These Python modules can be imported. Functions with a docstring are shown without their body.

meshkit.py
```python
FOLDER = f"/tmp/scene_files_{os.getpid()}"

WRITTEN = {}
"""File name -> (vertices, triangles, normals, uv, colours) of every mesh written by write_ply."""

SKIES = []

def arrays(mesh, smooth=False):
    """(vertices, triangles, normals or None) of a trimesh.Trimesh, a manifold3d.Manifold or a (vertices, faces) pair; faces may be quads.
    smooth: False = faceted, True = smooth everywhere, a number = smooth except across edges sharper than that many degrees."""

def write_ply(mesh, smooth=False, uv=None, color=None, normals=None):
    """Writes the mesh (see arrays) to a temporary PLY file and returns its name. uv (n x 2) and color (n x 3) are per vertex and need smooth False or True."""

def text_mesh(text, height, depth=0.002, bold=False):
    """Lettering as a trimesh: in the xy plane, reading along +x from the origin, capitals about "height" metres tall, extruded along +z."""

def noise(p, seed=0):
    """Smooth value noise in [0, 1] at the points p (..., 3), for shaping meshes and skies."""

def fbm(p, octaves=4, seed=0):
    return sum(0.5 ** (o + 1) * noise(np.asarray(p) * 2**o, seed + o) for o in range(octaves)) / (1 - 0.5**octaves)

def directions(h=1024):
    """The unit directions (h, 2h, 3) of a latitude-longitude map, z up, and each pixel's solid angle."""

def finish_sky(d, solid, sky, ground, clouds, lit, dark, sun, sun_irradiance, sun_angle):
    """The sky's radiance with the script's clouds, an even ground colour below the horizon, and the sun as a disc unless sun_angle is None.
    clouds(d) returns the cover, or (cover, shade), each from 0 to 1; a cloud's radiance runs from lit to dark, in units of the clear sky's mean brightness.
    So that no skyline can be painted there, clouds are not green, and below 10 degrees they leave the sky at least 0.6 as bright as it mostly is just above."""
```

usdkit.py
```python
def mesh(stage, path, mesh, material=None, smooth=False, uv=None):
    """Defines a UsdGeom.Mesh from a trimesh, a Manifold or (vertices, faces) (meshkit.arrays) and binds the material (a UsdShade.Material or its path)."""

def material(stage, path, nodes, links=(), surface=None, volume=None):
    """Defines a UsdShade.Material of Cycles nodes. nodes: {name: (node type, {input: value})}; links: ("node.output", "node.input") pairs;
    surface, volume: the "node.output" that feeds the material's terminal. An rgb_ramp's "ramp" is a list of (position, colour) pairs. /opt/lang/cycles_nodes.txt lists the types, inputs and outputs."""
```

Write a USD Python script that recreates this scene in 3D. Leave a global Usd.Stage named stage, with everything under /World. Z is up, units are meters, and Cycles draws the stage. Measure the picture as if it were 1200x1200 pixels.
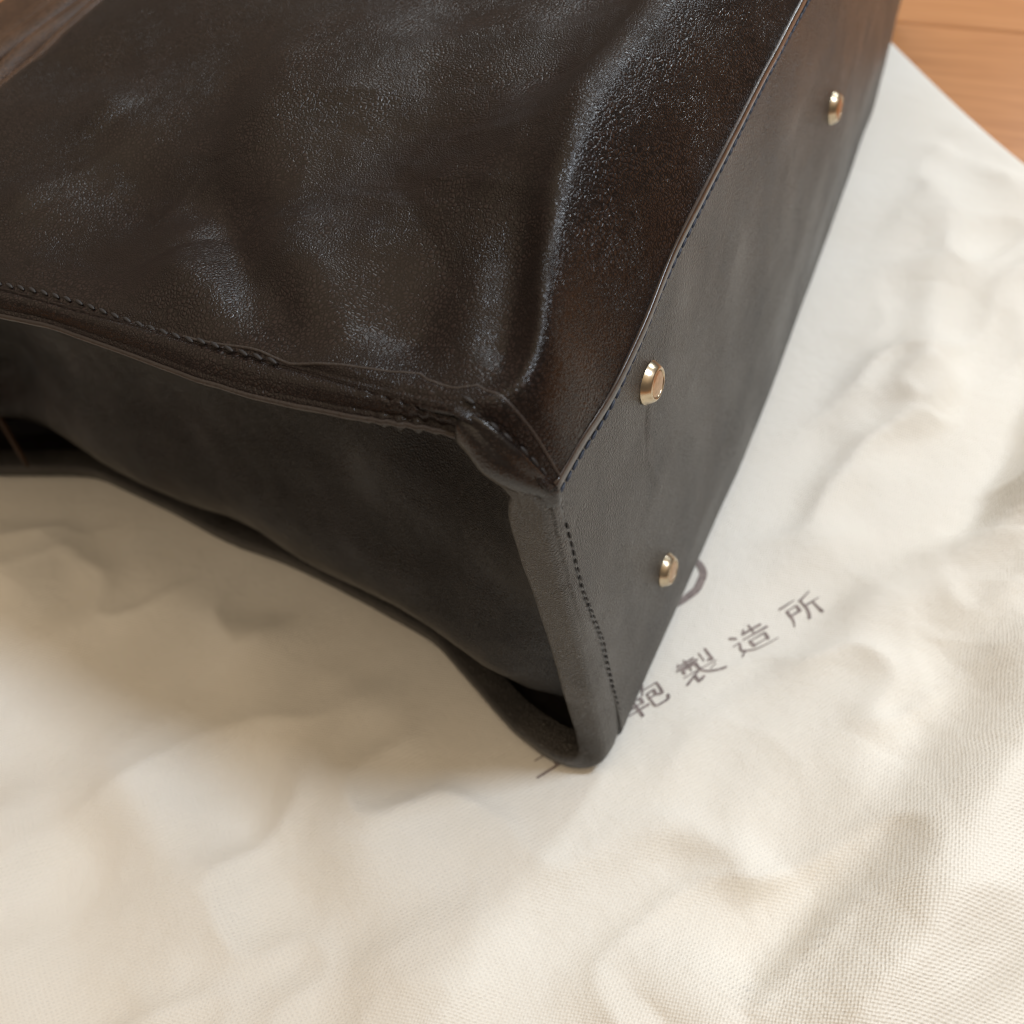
import math, random
import numpy as np, trimesh, usdkit, meshkit
from pxr import Usd, UsdGeom, UsdLux, UsdShade, Gf, Sdf
from scipy.interpolate import RectBivariateSpline, PchipInterpolator
from scipy.spatial import cKDTree
from shapely.geometry import Polygon, LineString
from shapely.ops import unary_union

# Measurements of the bag and the cloth in millimetres: x to the right of the bag's base, y along the base, z up from the floor.
K = {'cam_pos': [0.07339, -0.10492, 0.31629],
 'cam_right': [0.88261, 0.44452, -0.152975],
 'cam_down': [0.277483, -0.755286, -0.593755],
 'cam_forward': [-0.379476, 0.481606, -0.78997],
 'lens': np.float64(0.94987),
 'vert_ridge': [[1.0, -1.3, 150.7], [1.0, -0.9, 130.2], [1.0, 0.8, 104.4], [1.0, 2.4, 74.0], [1.0, 2.5, 40.4]],
 'vert_left': [[-11.0, 2.8, 139.8], [-11.0, 5.4, 106.9], [-11.0, 9.3, 69.0], [-11.0, 11.4, 19.3], [-11.0, 11.9, -9.7]],
 'vert_stitch': [[1.0, 3.8, 144.1], [1.0, 6.0, 108.7], [1.0, 11.7, 73.0], [1.0, 13.1, 25.6]],
 'top_stitch': [[-155.3, 2.0, 173.0], [-135.2, 2.9, 173.0], [-109.8, 1.6, 173.0], [-95.4, 0.8, 173.0], [-81.4, 0.5, 173.0], [-69.0, -0.4, 173.0],
                [-46.0, 0.3, 173.0], [-27.7, 2.4, 173.0], [-17.0, 3.5, 173.0]],
 'top_edge': [[-150.4, -5.2, 170.0], [-136.0, -4.0, 170.0], [-120.5, -4.6, 170.0], [-100.9, -5.4, 170.0], [-82.4, -6.7, 170.0], [-65.7, -6.7, 170.0],
              [-43.9, -4.7, 170.0], [-32.1, -3.2, 170.0], [-20.6, -1.6, 170.0], [-16.1, -1.2, 170.0]],
 'raw_edge': [[-91.7, 1.5, 174.5], [-69.5, 1.3, 174.5], [-60.8, 0.2, 174.5], [-47.2, 2.9, 174.5], [-38.3, 4.2, 174.5], [-29.4, 6.1, 174.5], [-27.4, 4.7, 174.5],
              [-19.7, 3.9, 174.5], [-14.4, 6.2, 174.5]],
 'tab_edge': [[-2.0, -7.0, 190.9], [-2.0, -0.9, 179.2], [-2.0, 4.2, 167.7], [-2.0, 9.3, 150.4]],
 'front_wrinkles': [[[[-121.6, 48.9], [-103.7, 36.9], [-87.6, 22.8], [-74.9, 14.0], [-58.0, 2.0]], 7, -3.2],
                    [[[-94.6, 41.0], [-80.2, 24.8], [-63.3, 13.0], [-50.0, 1.8]], 9, 1.8],
                    [[[-33.4, 56.8], [-36.2, 37.1], [-37.5, 16.5], [-43.1, 1.3]], 17, -2.6],
                    [[[-37.7, 98.8], [-35.9, 73.1], [-39.3, 55.2], [-46.6, 43.6]], 15, 2.6],
                    [[[-27.7, 39.5], [-22.6, 23.7], [-15.1, 7.7], [-12.2, 1.3]], 9, 1.6], [[[-25.7, 52.4], [-18.0, 30.7], [-11.5, 13.9], [-6.4, 3.2]], 5, -2.2],
                    [[[-93.3, 83.1], [-87.4, 53.5], [-85.8, 39.8]], 14, -2], [[[-121.9, 122.9], [-108.2, 92.7], [-95.1, 62.8], [-79.4, 38.1]], 14, 2.2],
                    [[[-129.7, 102.2], [-118.3, 73.6], [-115.6, 58.0]], 10, 1.8], [[[-176.2, 108.7], [-142.4, 77.0], [-124.2, 52.1]], 14, -2.0],
                    [[[-179.7, 73.8], [-165.9, 69.8]], 7, 1.5], [[[-162.5, 51.2], [-144.4, 45.3], [-127.7, 43.6]], 9, -2.0],
                    [[[-112.9, 25.8], [-96.5, 10.8], [-84.7, -0.6]], 12, 2.6], [[[-156.0, 40.6], [-131.7, 20.7], [-119.5, 4.1]], 14, -1.5],
                    [[[-180.3, 34.7], [-165.4, 26.6]], 9, 1.6], [[[-219.0, 96.1], [-200.9, 89.0], [-182.8, 97.4]], 12, -1.5],
                    [[[-75.0, 112.3], [-63.3, 81.6], [-63.7, 52.4]], 15, -2.5], [[[-68.9, 131.7], [-61.2, 106.3], [-57.0, 79.2]], 15, 1.8],
                    [[[-46.4, 117.6], [-40.4, 94.4], [-40.6, 75.6]], 12, -2.0], [[[-102.7, 126.1], [-90.5, 96.3], [-84.2, 73.1]], 12, 1.2]],
 'cloth_folds': [[[[136.8, 106.2], [117.5, 52.3], [107.4, 15.7], [95.6, -26.5], [89.4, -55.5]], 19, 17],
                 [[[96.8, 90.1], [88.6, 30.7], [76.7, -11.8], [68.1, -49.2]], 13, -8], [[[82.7, 43.8], [75.3, 15.9], [66.9, -5.2]], 9, 4],
                 [[[63.4, -11.0], [42.9, -7.2], [15.2, -10.4]], 5, 2.2], [[[20.4, -23.1], [38.8, -26.3], [58.4, -20.2]], 16, -3],
                 [[[44.0, -60.6], [55.3, -49.1], [65.6, -49.2]], 11, 5], [[[8.0, 22.2], [26.6, 47.3], [42.1, 75.5], [57.3, 108.6]], 9, -2.5],
                 [[[39.8, 35.5], [55.0, 62.5], [80.8, 98.4], [104.4, 122.8]], 14, 2.5], [[[64.7, 103.6], [74.1, 127.2], [72.6, 161.0]], 12, -2.0],
                 [[[123.9, 179.4], [109.2, 161.1], [93.5, 134.5], [80.5, 125.5]], 7, 7], [[[125.7, 256.8], [114.2, 184.8], [114.4, 138.4]], 15, 14],
                 [[[105.7, 261.4], [95.3, 206.3], [87.1, 166.2], [82.2, 138.5]], 15, -11], [[[47.8, 272.8], [55.2, 223.8], [60.2, 194.5]], 9, 5],
                 [[[59.0, 326.8], [68.2, 261.2], [71.0, 198.1]], 12, -3.5], [[[-2.9, 384.7], [22.5, 386.5], [44.9, 378.6], [79.2, 362.8]], 6, -3.5],
                 [[[8.0, 375.4], [33.1, 375.9], [59.8, 363.1], [84.9, 350.4]], 5, 3], [[[1.0, 304.5], [22.1, 317.0], [44.4, 322.9]], 14, 2.5],
                 [[[-5.8, 345.5], [-3.3, 368.9]], 9, -2], [[[13.4, 205.0], [16.2, 159.8], [18.6, 119.2]], 12, -1.5],
                 [[[8.8, 261.4], [25.5, 214.3], [33.5, 165.8]], 14, 2], [[[-304.8, -25.3], [-262.8, -23.3], [-238.2, -27.3]], 11, 6],
                 [[[-229.6, -15.0], [-176.7, -32.0], [-137.9, -53.4]], 16, -2.5], [[[-133.8, -48.1], [-106.4, -63.6], [-64.7, -81.8], [-36.0, -100.9]], 12, -4],
                 [[[-109.6, -37.8], [-77.5, -57.4], [-42.7, -74.6], [-15.8, -93.8]], 16, 3], [[[-174.5, -65.4], [-138.5, -77.7], [-102.7, -93.2]], 18, 4],
                 [[[-219.7, -61.6], [-181.7, -86.3], [-136.8, -120.6]], 14, -4], [[[-214.9, -89.9], [-180.9, -109.6], [-149.7, -132.3]], 14, 3],
                 [[[-66.9, -46.4], [-39.5, -40.6], [-12.7, -30.3]], 13, 3], [[[-18.8, -55.1], [3.3, -50.7], [24.6, -59.6]], 20, -3],
                 [[[-117.8, 28.6], [-138.8, 3.6], [-164.0, -14.8]], 14, 2]],
 'mark': [[-12.4, 90.3], [-6.1, 91.9], [-1.3, 92.0], [2.2, 90.0], [4.1, 86.6], [4.1, 81.3], [2.0, 76.0], [-1.2, 70.4], [-4.6, 65.1]],
 'text_from': [[42.1, 88.5], [2.8, 31.1]],
 'opening': [[-230.4, 81.2, 180.0], [-231.5, 98.5, 180.0], [-231.6, 122.1, 180.0]],
 'sil30': [[-329.0, 55.5, 30.0], [-307.0, 54.7, 30.0], [-280.0, 45.6, 30.0], [-254.5, 35.1, 30.0], [-234.1, 30.9, 30.0], [-206.4, 26.5, 30.0],
           [-181.2, 23.5, 30.0], [-157.0, 25.9, 30.0], [-138.0, 22.4, 30.0], [-109.1, 18.9, 30.0], [-68.4, 11.8, 30.0], [-46.5, 7.6, 30.0], [-30.6, 4.3, 30.0],
           [-17.7, 2.1, 30.0], [-12.7, 1.1, 30.0]],
 'lower': [[-316.3, 21.0, 3.0], [-270.1, 37.5, 3.0], [-246.9, 35.4, 3.0], [-219.9, 33.6, 3.0], [-184.1, 29.2, 3.0], [-154.6, 29.8, 3.0], [-124.1, 27.1, 3.0],
           [-77.6, 21.4, 3.0], [-53.1, 9.4, 3.0], [-33.1, 0.0, 3.0], [-18.7, -3.7, 3.0], [-7.2, -4.3, 3.0]]}

stage = Usd.Stage.CreateInMemory()
UsdGeom.SetStageUpAxis(stage, UsdGeom.Tokens.z)
UsdGeom.SetStageMetersPerUnit(stage, 1.0)
world = UsdGeom.Xform.Define(stage, '/World'); stage.SetDefaultPrim(world.GetPrim())
UsdGeom.Scope.Define(stage, '/World/Looks')
rng = np.random.default_rng(7)

# ---------------------------------------------------------------- camera
cam = UsdGeom.Camera.Define(stage, '/World/camera')
r_, d_, f_ = (np.array(K[k]) for k in ('cam_right', 'cam_down', 'cam_forward'))
m4 = np.eye(4); m4[0, :3] = r_; m4[1, :3] = -d_; m4[2, :3] = -f_; m4[3, :3] = K['cam_pos']
cam.AddTransformOp().Set(Gf.Matrix4d(m4.tolist()))
cam.CreateHorizontalApertureAttr(26.0); cam.CreateFocalLengthAttr(26.0 * K['lens'])
cam.CreateFStopAttr(8.5); cam.CreateFocusDistanceAttr(0.240)
cam.CreateClippingRangeAttr(Gf.Vec2f(0.01, 100))
cam.CreateExposureAttr(0.0)

# ---------------------------------------------------------------- light of the room
dome = UsdLux.DomeLight.Define(stage, '/World/room_light')
dm = usdkit.material(stage, '/World/Looks/room_light', {      # unseen room as a gradient: dim low down, warm overhead to light the shadows
    'tc': ('texture_coordinate', {}), 'xyz': ('separate_xyz', {}),
    'up': ('map_range', {'range_type': 'smoothstep', 'from_min': 0.45, 'from_max': 0.97, 'to_min': 0.0, 'to_max': 1.0}),
    'c': ('mix', {'color1': (0.17, 0.135, 0.105), 'color2': (1.00, 0.775, 0.535)}),
    'b': ('background_shader', {'strength': 1.0})}, [('tc.generated', 'xyz.vector'), ('xyz.z', 'up.value'), ('up.result', 'c.fac'), ('c.color', 'b.color')], surface='b.background')
UsdShade.MaterialBindingAPI.Apply(dome.GetPrim()).Bind(dm)

def look_at(prim, pos, target):
    z = np.array(pos, float) - target; z /= np.linalg.norm(z)
    x = np.cross([0, 0, 1.0] if abs(z[2]) < .99 else [0, 1.0, 0], z); x /= np.linalg.norm(x)
    y = np.cross(z, x); m = np.eye(4); m[0, :3], m[1, :3], m[2, :3], m[3, :3] = x, y, z, pos
    prim.AddTransformOp().Set(Gf.Matrix4d(m.tolist()))

lamp = UsdLux.DiskLight.Define(stage, '/World/unseen_ceiling_lamp')  # out of view, placed to cast the bag's shadow towards the front left
lamp.CreateRadiusAttr(0.25); lamp.CreateIntensityAttr(76.0); lamp.CreateColorAttr(Gf.Vec3f(0.86, 0.98, 1.13))
look_at(lamp, (1.22, 0.72, 2.78), (-0.03, 0.05, 0.1))
def globe(name, radius, intensity, color, pos):
    q = UsdLux.SphereLight.Define(stage, '/World/' + name)
    q.CreateRadiusAttr(radius); q.CreateIntensityAttr(intensity); q.CreateColorAttr(Gf.Vec3f(*color)); q.AddTranslateOp().Set(pos)
globe('unseen_far_light', 0.215, 50.0, (0.84, 0.93, 1.0), (0.50, 2.25, 1.62))  # unseen source beyond the bag, placed for the highlight along the ridge
globe('unseen_side_light', 0.36, 5.2, (0.90, 0.96, 1.0), (-0.62, 1.80, 1.52))  # unseen source to the far left, placed for sheen on the front panel folds

# ---------------------------------------------------------------- materials
def mat(name, nodes, links, surface='p.BSDF'):
    return usdkit.material(stage, '/World/Looks/' + name, nodes, links, surface=surface)

def leather(name, dark, brown, rough, cell, relief, brown_amount=(0.50, 0.72), spec=0.5, creases=1.0):
    n = {
        'tc': ('texture_coordinate', {}),
        'wob': ('noise_texture', {'scale': 260.0, 'detail': 1.0}),
        'sub': ('vector_math', {'math_type': 'subtract', 'vector2': (.5, .5, .5)}),
        'wscale': ('vector_math', {'math_type': 'scale', 'scale': 0.0011}),
        'wadd': ('vector_math', {'math_type': 'add'}),
        'v1': ('voronoi_texture', {'feature': 'distance_to_edge', 'scale': cell, 'randomness': 1.0}),
        'v2': ('voronoi_texture', {'feature': 'distance_to_edge', 'scale': cell * 1.55, 'randomness': 1.0}),
        'm1': ('map_range', {'range_type': 'smoothstep', 'from_min': 0.0, 'from_max': 0.34, 'to_min': 0.0, 'to_max': 1.0}),
        'm2': ('map_range', {'range_type': 'smoothstep', 'from_min': 0.0, 'from_max': 0.34, 'to_min': 0.0, 'to_max': 0.70}),
        'area': ('noise_texture', {'scale': 30.0, 'detail': 2.0, 'roughness': 0.5}),
        'areas': ('map_range', {'from_min': 0.38, 'from_max': 0.66, 'to_min': 0.55, 'to_max': 1.1}),
        'pore': ('noise_texture', {'scale': 3200.0, 'detail': 2.0}),
        'porem': ('math', {'math_type': 'multiply', 'value2': 0.025}),
        'patch': ('noise_texture', {'scale': 55.0, 'detail': 2.0}), 'patchm': ('map_range', {'range_type': 'smoothstep', 'from_min': 0.40, 'from_max': 0.62}), 's1': ('mix_float', {'use_clamp': False}), 's1b': ('math', {'math_type': 'multiply_add', 'value2': 0.35}), 's2': ('math', {'math_type': 'add'}),
        's3': ('math', {'math_type': 'multiply'}),
        'bump': ('bump', {'strength': 1.0, 'distance': relief, 'use_object_space': False}),
        'tone': ('noise_texture', {'scale': 15.0, 'detail': 4.0, 'roughness': 0.62}),
        'tonem': ('map_range', {'range_type': 'smoothstep', 'from_min': brown_amount[0], 'from_max': brown_amount[1], 'to_min': 0.0, 'to_max': 1.0}),
        'col': ('mix', {'mix_type': 'mix', 'color1': dark, 'color2': brown}),
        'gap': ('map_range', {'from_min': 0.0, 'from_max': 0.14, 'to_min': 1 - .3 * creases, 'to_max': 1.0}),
        'col2': ('mix', {'mix_type': 'multiply', 'fac': 1.0}),
        'rr': ('map_range', {'from_min': 0.3, 'from_max': 0.7, 'to_min': rough - 0.03, 'to_max': rough + 0.05}),
        'p': ('principled_bsdf', {'ior': 1.5, 'specular_ior_level': spec}),
    }
    l = [('tc.object', 'wob.vector'), ('wob.color', 'sub.vector1'), ('sub.vector', 'wscale.vector1'), ('tc.object', 'wadd.vector1'), ('wscale.vector', 'wadd.vector2'),
         ('wadd.vector', 'v1.vector'), ('wadd.vector', 'v2.vector'), ('v1.distance', 'm1.value'), ('v2.distance', 'm2.value'),
         ('tc.object', 'area.vector'), ('area.fac', 'areas.value'), ('tc.object', 'pore.vector'), ('pore.fac', 'porem.value1'),
         ('m1.result', 's1.a'), ('m2.result', 's1.b'), ('tc.object', 'patch.vector'), ('patch.fac', 'patchm.value'), ('patchm.result', 's1.fac'), ('m2.result', 's1b.value1'), ('s1.result', 's1b.value3'), ('s1b.value', 's3.value1'), ('areas.result', 's3.value2'), ('s3.value', 's2.value1'), ('porem.value', 's2.value2'),
         ('s2.value', 'bump.height'), ('tc.object', 'tone.vector'), ('tone.fac', 'tonem.value'), ('tonem.result', 'col.fac'),
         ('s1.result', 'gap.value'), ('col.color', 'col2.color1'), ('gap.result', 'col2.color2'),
         ('area.fac', 'rr.value'), ('rr.result', 'p.roughness'), ('col2.color', 'p.base_color'), ('bump.normal', 'p.normal')]
    return mat(name, n, l)

DARK, BROWN = (0.0052, 0.0035, 0.0032), (0.0080, 0.0055, 0.0045)
M = {
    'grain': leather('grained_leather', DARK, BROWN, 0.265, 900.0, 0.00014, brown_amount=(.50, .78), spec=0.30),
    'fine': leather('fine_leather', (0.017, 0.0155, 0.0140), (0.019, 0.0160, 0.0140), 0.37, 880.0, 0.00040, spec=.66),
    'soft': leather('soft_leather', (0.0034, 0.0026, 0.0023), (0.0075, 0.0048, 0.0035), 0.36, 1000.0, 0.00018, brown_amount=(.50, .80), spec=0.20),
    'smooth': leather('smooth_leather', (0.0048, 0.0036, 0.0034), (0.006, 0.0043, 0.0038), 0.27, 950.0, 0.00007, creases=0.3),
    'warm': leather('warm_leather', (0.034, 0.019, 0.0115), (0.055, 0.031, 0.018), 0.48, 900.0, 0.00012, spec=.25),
}
def plain(name, color, rough, metallic=0.0, scale=900.0, relief=0.00005, vary=0.25):
    n = {'tc': ('texture_coordinate', {}), 'n': ('noise_texture', {'scale': scale, 'detail': 3.0}),
         'm': ('map_range', {'from_min': 0.3, 'from_max': 0.7, 'to_min': 1.0 - vary, 'to_max': 1.0 + vary}),
         'c': ('mix', {'mix_type': 'multiply', 'fac': 1.0, 'color1': color}),
         'b': ('bump', {'strength': 1.0, 'distance': relief}), 'p': ('principled_bsdf', {'roughness': rough, 'metallic': metallic})}
    return mat(name, n, [('tc.object', 'n.vector'), ('n.fac', 'm.value'), ('m.result', 'c.color2'), ('n.fac', 'b.height'), ('c.color', 'p.base_color'), ('b.normal', 'p.normal')])
M['edge'] = plain('burnished_edge', (0.028, 0.019, 0.015), 0.26, scale=500)
M['raw'] = plain('raw_leather_edge', (0.020, 0.0145, 0.012), 0.5, scale=1500, relief=0.0002)
M['thread'] = plain('black_thread', (0.012, 0.011, 0.012), 0.6, scale=3000)
M['blue_thread'] = plain('navy_thread', (0.030, 0.038, 0.058), 0.45, scale=3000)
M['brass'] = plain('brushed_brass', (0.52, 0.44, 0.32), 0.26, metallic=1.0, scale=700, relief=0.00002, vary=0.10)
M['copper'] = plain('worn_brass_face', (0.50, 0.35, 0.23), 0.38, metallic=1.0, scale=900, relief=0.00003, vary=0.14)
M['ink'] = plain('printed_ink', (0.23, 0.19, 0.18), 0.8, scale=900, relief=0.00005, vary=0.35)

# cloth: a nonwoven sheet embossed with a fine grid that runs with the printed line
A_TEXT = math.atan2(K['text_from'][0][1] - K['text_from'][1][1], K['text_from'][0][0] - K['text_from'][1][0])
def cloth_material():
    k = 2 * math.pi / 0.00125
    n = {'tc': ('texture_coordinate', {}),
         'wob': ('noise_texture', {'scale': 60.0, 'detail': 2.0}), 'sub': ('vector_math', {'math_type': 'subtract', 'vector2': (.5, .5, .5)}),
         'ws': ('vector_math', {'math_type': 'scale', 'scale': 0.0022}), 'wa': ('vector_math', {'math_type': 'add'}),
         'rot': ('mapping', {'rotation': (0, 0, -A_TEXT), 'scale': (1, 1, 1)}), 'xyz': ('separate_xyz', {}),
         'kx': ('math', {'math_type': 'multiply', 'value2': k * 0.86}), 'ky': ('math', {'math_type': 'multiply', 'value2': k}),
         'sx': ('math', {'math_type': 'sine'}), 'sy': ('math', {'math_type': 'sine'}), 'pr': ('math', {'math_type': 'multiply'}),
         'rows': ('math', {'math_type': 'multiply', 'value2': 0.55}), 'sum': ('math', {'math_type': 'add'}),
         'fib': ('noise_texture', {'scale': 1500.0, 'detail': 3.0, 'roughness': 0.7}), 'fibm': ('math', {'math_type': 'multiply', 'value2': 1.6}), 'sum2': ('math', {'math_type': 'add'}),
         'b': ('bump', {'strength': 0.85, 'distance': 0.00010}),
         'mid': ('noise_texture', {'scale': 110.0, 'detail': 4.0, 'roughness': 0.6}), 'b2': ('bump', {'strength': 0.6, 'distance': 0.0012}),
         'tone': ('noise_texture', {'scale': 14.0, 'detail': 3.0}),
         'tm': ('map_range', {'from_min': 0.35, 'from_max': 0.65, 'to_min': 0.0, 'to_max': 1.0}),
         'col': ('mix', {'mix_type': 'mix', 'color1': (0.755, 0.73, 0.665), 'color2': (0.785, 0.77, 0.715)}),
         'cell': ('map_range', {'from_min': -1.2, 'from_max': 1.2, 'to_min': 0.93, 'to_max': 1.03}),
         'col2': ('mix', {'mix_type': 'multiply', 'fac': 1.0}),
         'd': ('principled_bsdf', {'roughness': 0.72, 'specular_ior_level': 0.25, 'sheen_weight': 0.15}),
         't': ('translucent_bsdf', {}), 'mixc': ('mix_closure', {'fac': 0.0})}
    l = [('tc.object', 'wob.vector'), ('wob.color', 'sub.vector1'), ('sub.vector', 'ws.vector1'), ('tc.object', 'wa.vector1'), ('ws.vector', 'wa.vector2'),
         ('wa.vector', 'rot.vector'), ('rot.vector', 'xyz.vector'), ('xyz.x', 'kx.value1'), ('xyz.y', 'ky.value1'), ('kx.value', 'sx.value1'), ('ky.value', 'sy.value1'),
         ('sx.value', 'pr.value1'), ('sy.value', 'pr.value2'), ('sy.value', 'rows.value1'), ('pr.value', 'sum.value1'), ('rows.value', 'sum.value2'),
         ('tc.object', 'fib.vector'), ('fib.fac', 'fibm.value1'), ('sum.value', 'sum2.value1'), ('fibm.value', 'sum2.value2'), ('sum2.value', 'b.height'),
         ('tc.object', 'mid.vector'), ('mid.fac', 'b2.height'), ('b2.normal', 'b.normal'),
         ('tc.object', 'tone.vector'), ('tone.fac', 'tm.value'), ('tm.result', 'col.fac'), ('sum.value', 'cell.value'), ('col.color', 'col2.color1'), ('cell.result', 'col2.color2'),
         ('col2.color', 'd.base_color'), ('col2.color', 't.color'), ('b.normal', 'd.normal'), ('b.normal', 't.normal'), ('d.BSDF', 'mixc.closure1'), ('t.BSDF', 'mixc.closure2')]
    return mat('cream_cloth', n, l, 'mixc.closure')
M['cloth'] = cloth_material()

def wood(name, a, b, seed):
    n = {'tc': ('texture_coordinate', {}), 'map': ('mapping', {'scale': (2.2, 34.0, 34.0), 'location': (seed * 3.1, seed * 1.7, 0)}),
         'n': ('noise_texture', {'scale': 6.0, 'detail': 6.0, 'roughness': 0.62, 'distortion': 0.5}), 'm': ('map_range', {'from_min': 0.3, 'from_max': 0.7}),
         'c': ('mix', {'color1': a, 'color2': b}), 'b': ('bump', {'strength': 0.3, 'distance': 0.0002}),
         'p': ('principled_bsdf', {'roughness': 0.30, 'coat_weight': 0.25, 'coat_roughness': 0.18})}
    return mat(name, n, [('tc.object', 'map.vector'), ('map.vector', 'n.vector'), ('n.fac', 'm.value'), ('m.result', 'c.fac'), ('n.fac', 'b.height'), ('c.color', 'p.base_color'), ('b.normal', 'p.normal')])
WOOD = [wood('oak_plank', (0.37, 0.158, 0.056), (0.50, 0.235, 0.093), 1), wood('oak_plank_pale', (0.40, 0.175, 0.064), (0.51, 0.245, 0.100), 2), wood('oak_plank_red', (0.34, 0.14, 0.050), (0.46, 0.21, 0.08), 3)]

# ---------------------------------------------------------------- helpers
used = {}
def numbered(path):
    k = used.get(path, 0); used[path] = k + 1
    return path if k == 0 else f'{path}_{k:03d}'

def obj(name, mesh, material, parent='/World', smooth=True, label=None, kind=None):
    """mesh in millimetres"""
    v, f = (mesh.vertices, mesh.faces) if hasattr(mesh, 'faces') else mesh
    v = np.asarray(v, float) * 0.001
    path = numbered(f'{parent}/{name}')
    p = usdkit.mesh(stage, path, (v, np.asarray(f)), material, smooth=smooth).GetPrim()
    if label: p.SetCustomDataByKey('label', label)
    if kind: p.SetCustomDataByKey('kind', kind)
    return path

def thing(name, label=None, cat=None, kind=None):
    p = UsdGeom.Xform.Define(stage, '/World/' + name).GetPrim()
    for k, v in (('label', label), ('category', cat), ('kind', kind)):
        if v: p.SetCustomDataByKey(k, v)
    return str(p.GetPath())

def interp(x, xs, ys): return np.interp(x, xs, ys)
def pchip(xs, ys):
    f = PchipInterpolator(xs, ys, extrapolate=False)
    lo, hi = xs[0], xs[-1]
    return lambda x: f(np.clip(x, lo, hi))

def grid_faces(nu, nv, flip=False):
    i = np.arange(nu - 1)[:, None] * nv + np.arange(nv - 1)[None, :]
    a, b, c, d = i, i + nv, i + nv + 1, i + 1
    q = np.stack([a, b, c, d], -1).reshape(-1, 4)
    return q[:, ::-1] if flip else q

def tri(q): return np.vstack([q[:, [0, 1, 2]], q[:, [0, 2, 3]]])

def sheet(P, thickness, flip=False):
    """closed sheet: grid of points P (nu, nv, 3), thickened against its normals"""
    du, dv = np.gradient(P, axis=0), np.gradient(P, axis=1)
    n = np.cross(du, dv); n /= np.linalg.norm(n, axis=-1, keepdims=True) + 1e-12
    if flip: n = -n
    nu, nv = P.shape[:2]
    V = np.vstack([P.reshape(-1, 3), (P - n * thickness).reshape(-1, 3)])
    top = grid_faces(nu, nv, flip); bot = grid_faces(nu, nv, not flip) + nu * nv
    idx = np.arange(nu * nv).reshape(nu, nv)
    loop = np.concatenate([idx[:, 0], idx[-1, 1:], idx[-2::-1, -1], idx[0, -2:0:-1]])
    nx = np.roll(loop, -1)
    side = np.stack([loop, nx, nx + nu * nv, loop + nu * nv], 1)
    if not flip: side = side[:, ::-1]
    return V, np.vstack([tri(top), tri(bot), tri(side)])

def loft(rings, caps=True):
    """closed rings (n, m, 3) joined into a tube"""
    R = np.asarray(rings); n, m = R.shape[:2]
    V = R.reshape(-1, 3); F = []
    i = np.arange(n - 1)[:, None] * m + np.arange(m)[None, :]
    j = np.arange(n - 1)[:, None] * m + (np.arange(m)[None, :] + 1) % m
    F = [np.stack([i, j, j + m], -1).reshape(-1, 3), np.stack([i, j + m, i + m], -1).reshape(-1, 3)]
    if caps:
        c0, c1 = len(V), len(V) + 1
        V = np.vstack([V, R[0].mean(0), R[-1].mean(0)])
        a = np.arange(m); b = (a + 1) % m
        F += [np.stack([b, a, np.full(m, c0)], 1), np.stack([a, b, np.full(m, c1)], 1) + np.array([(n - 1) * m, (n - 1) * m, 0])]
    mesh = trimesh.Trimesh(V, np.vstack(F), process=False)
    if mesh.volume < 0: mesh.invert()
    return mesh

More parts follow.
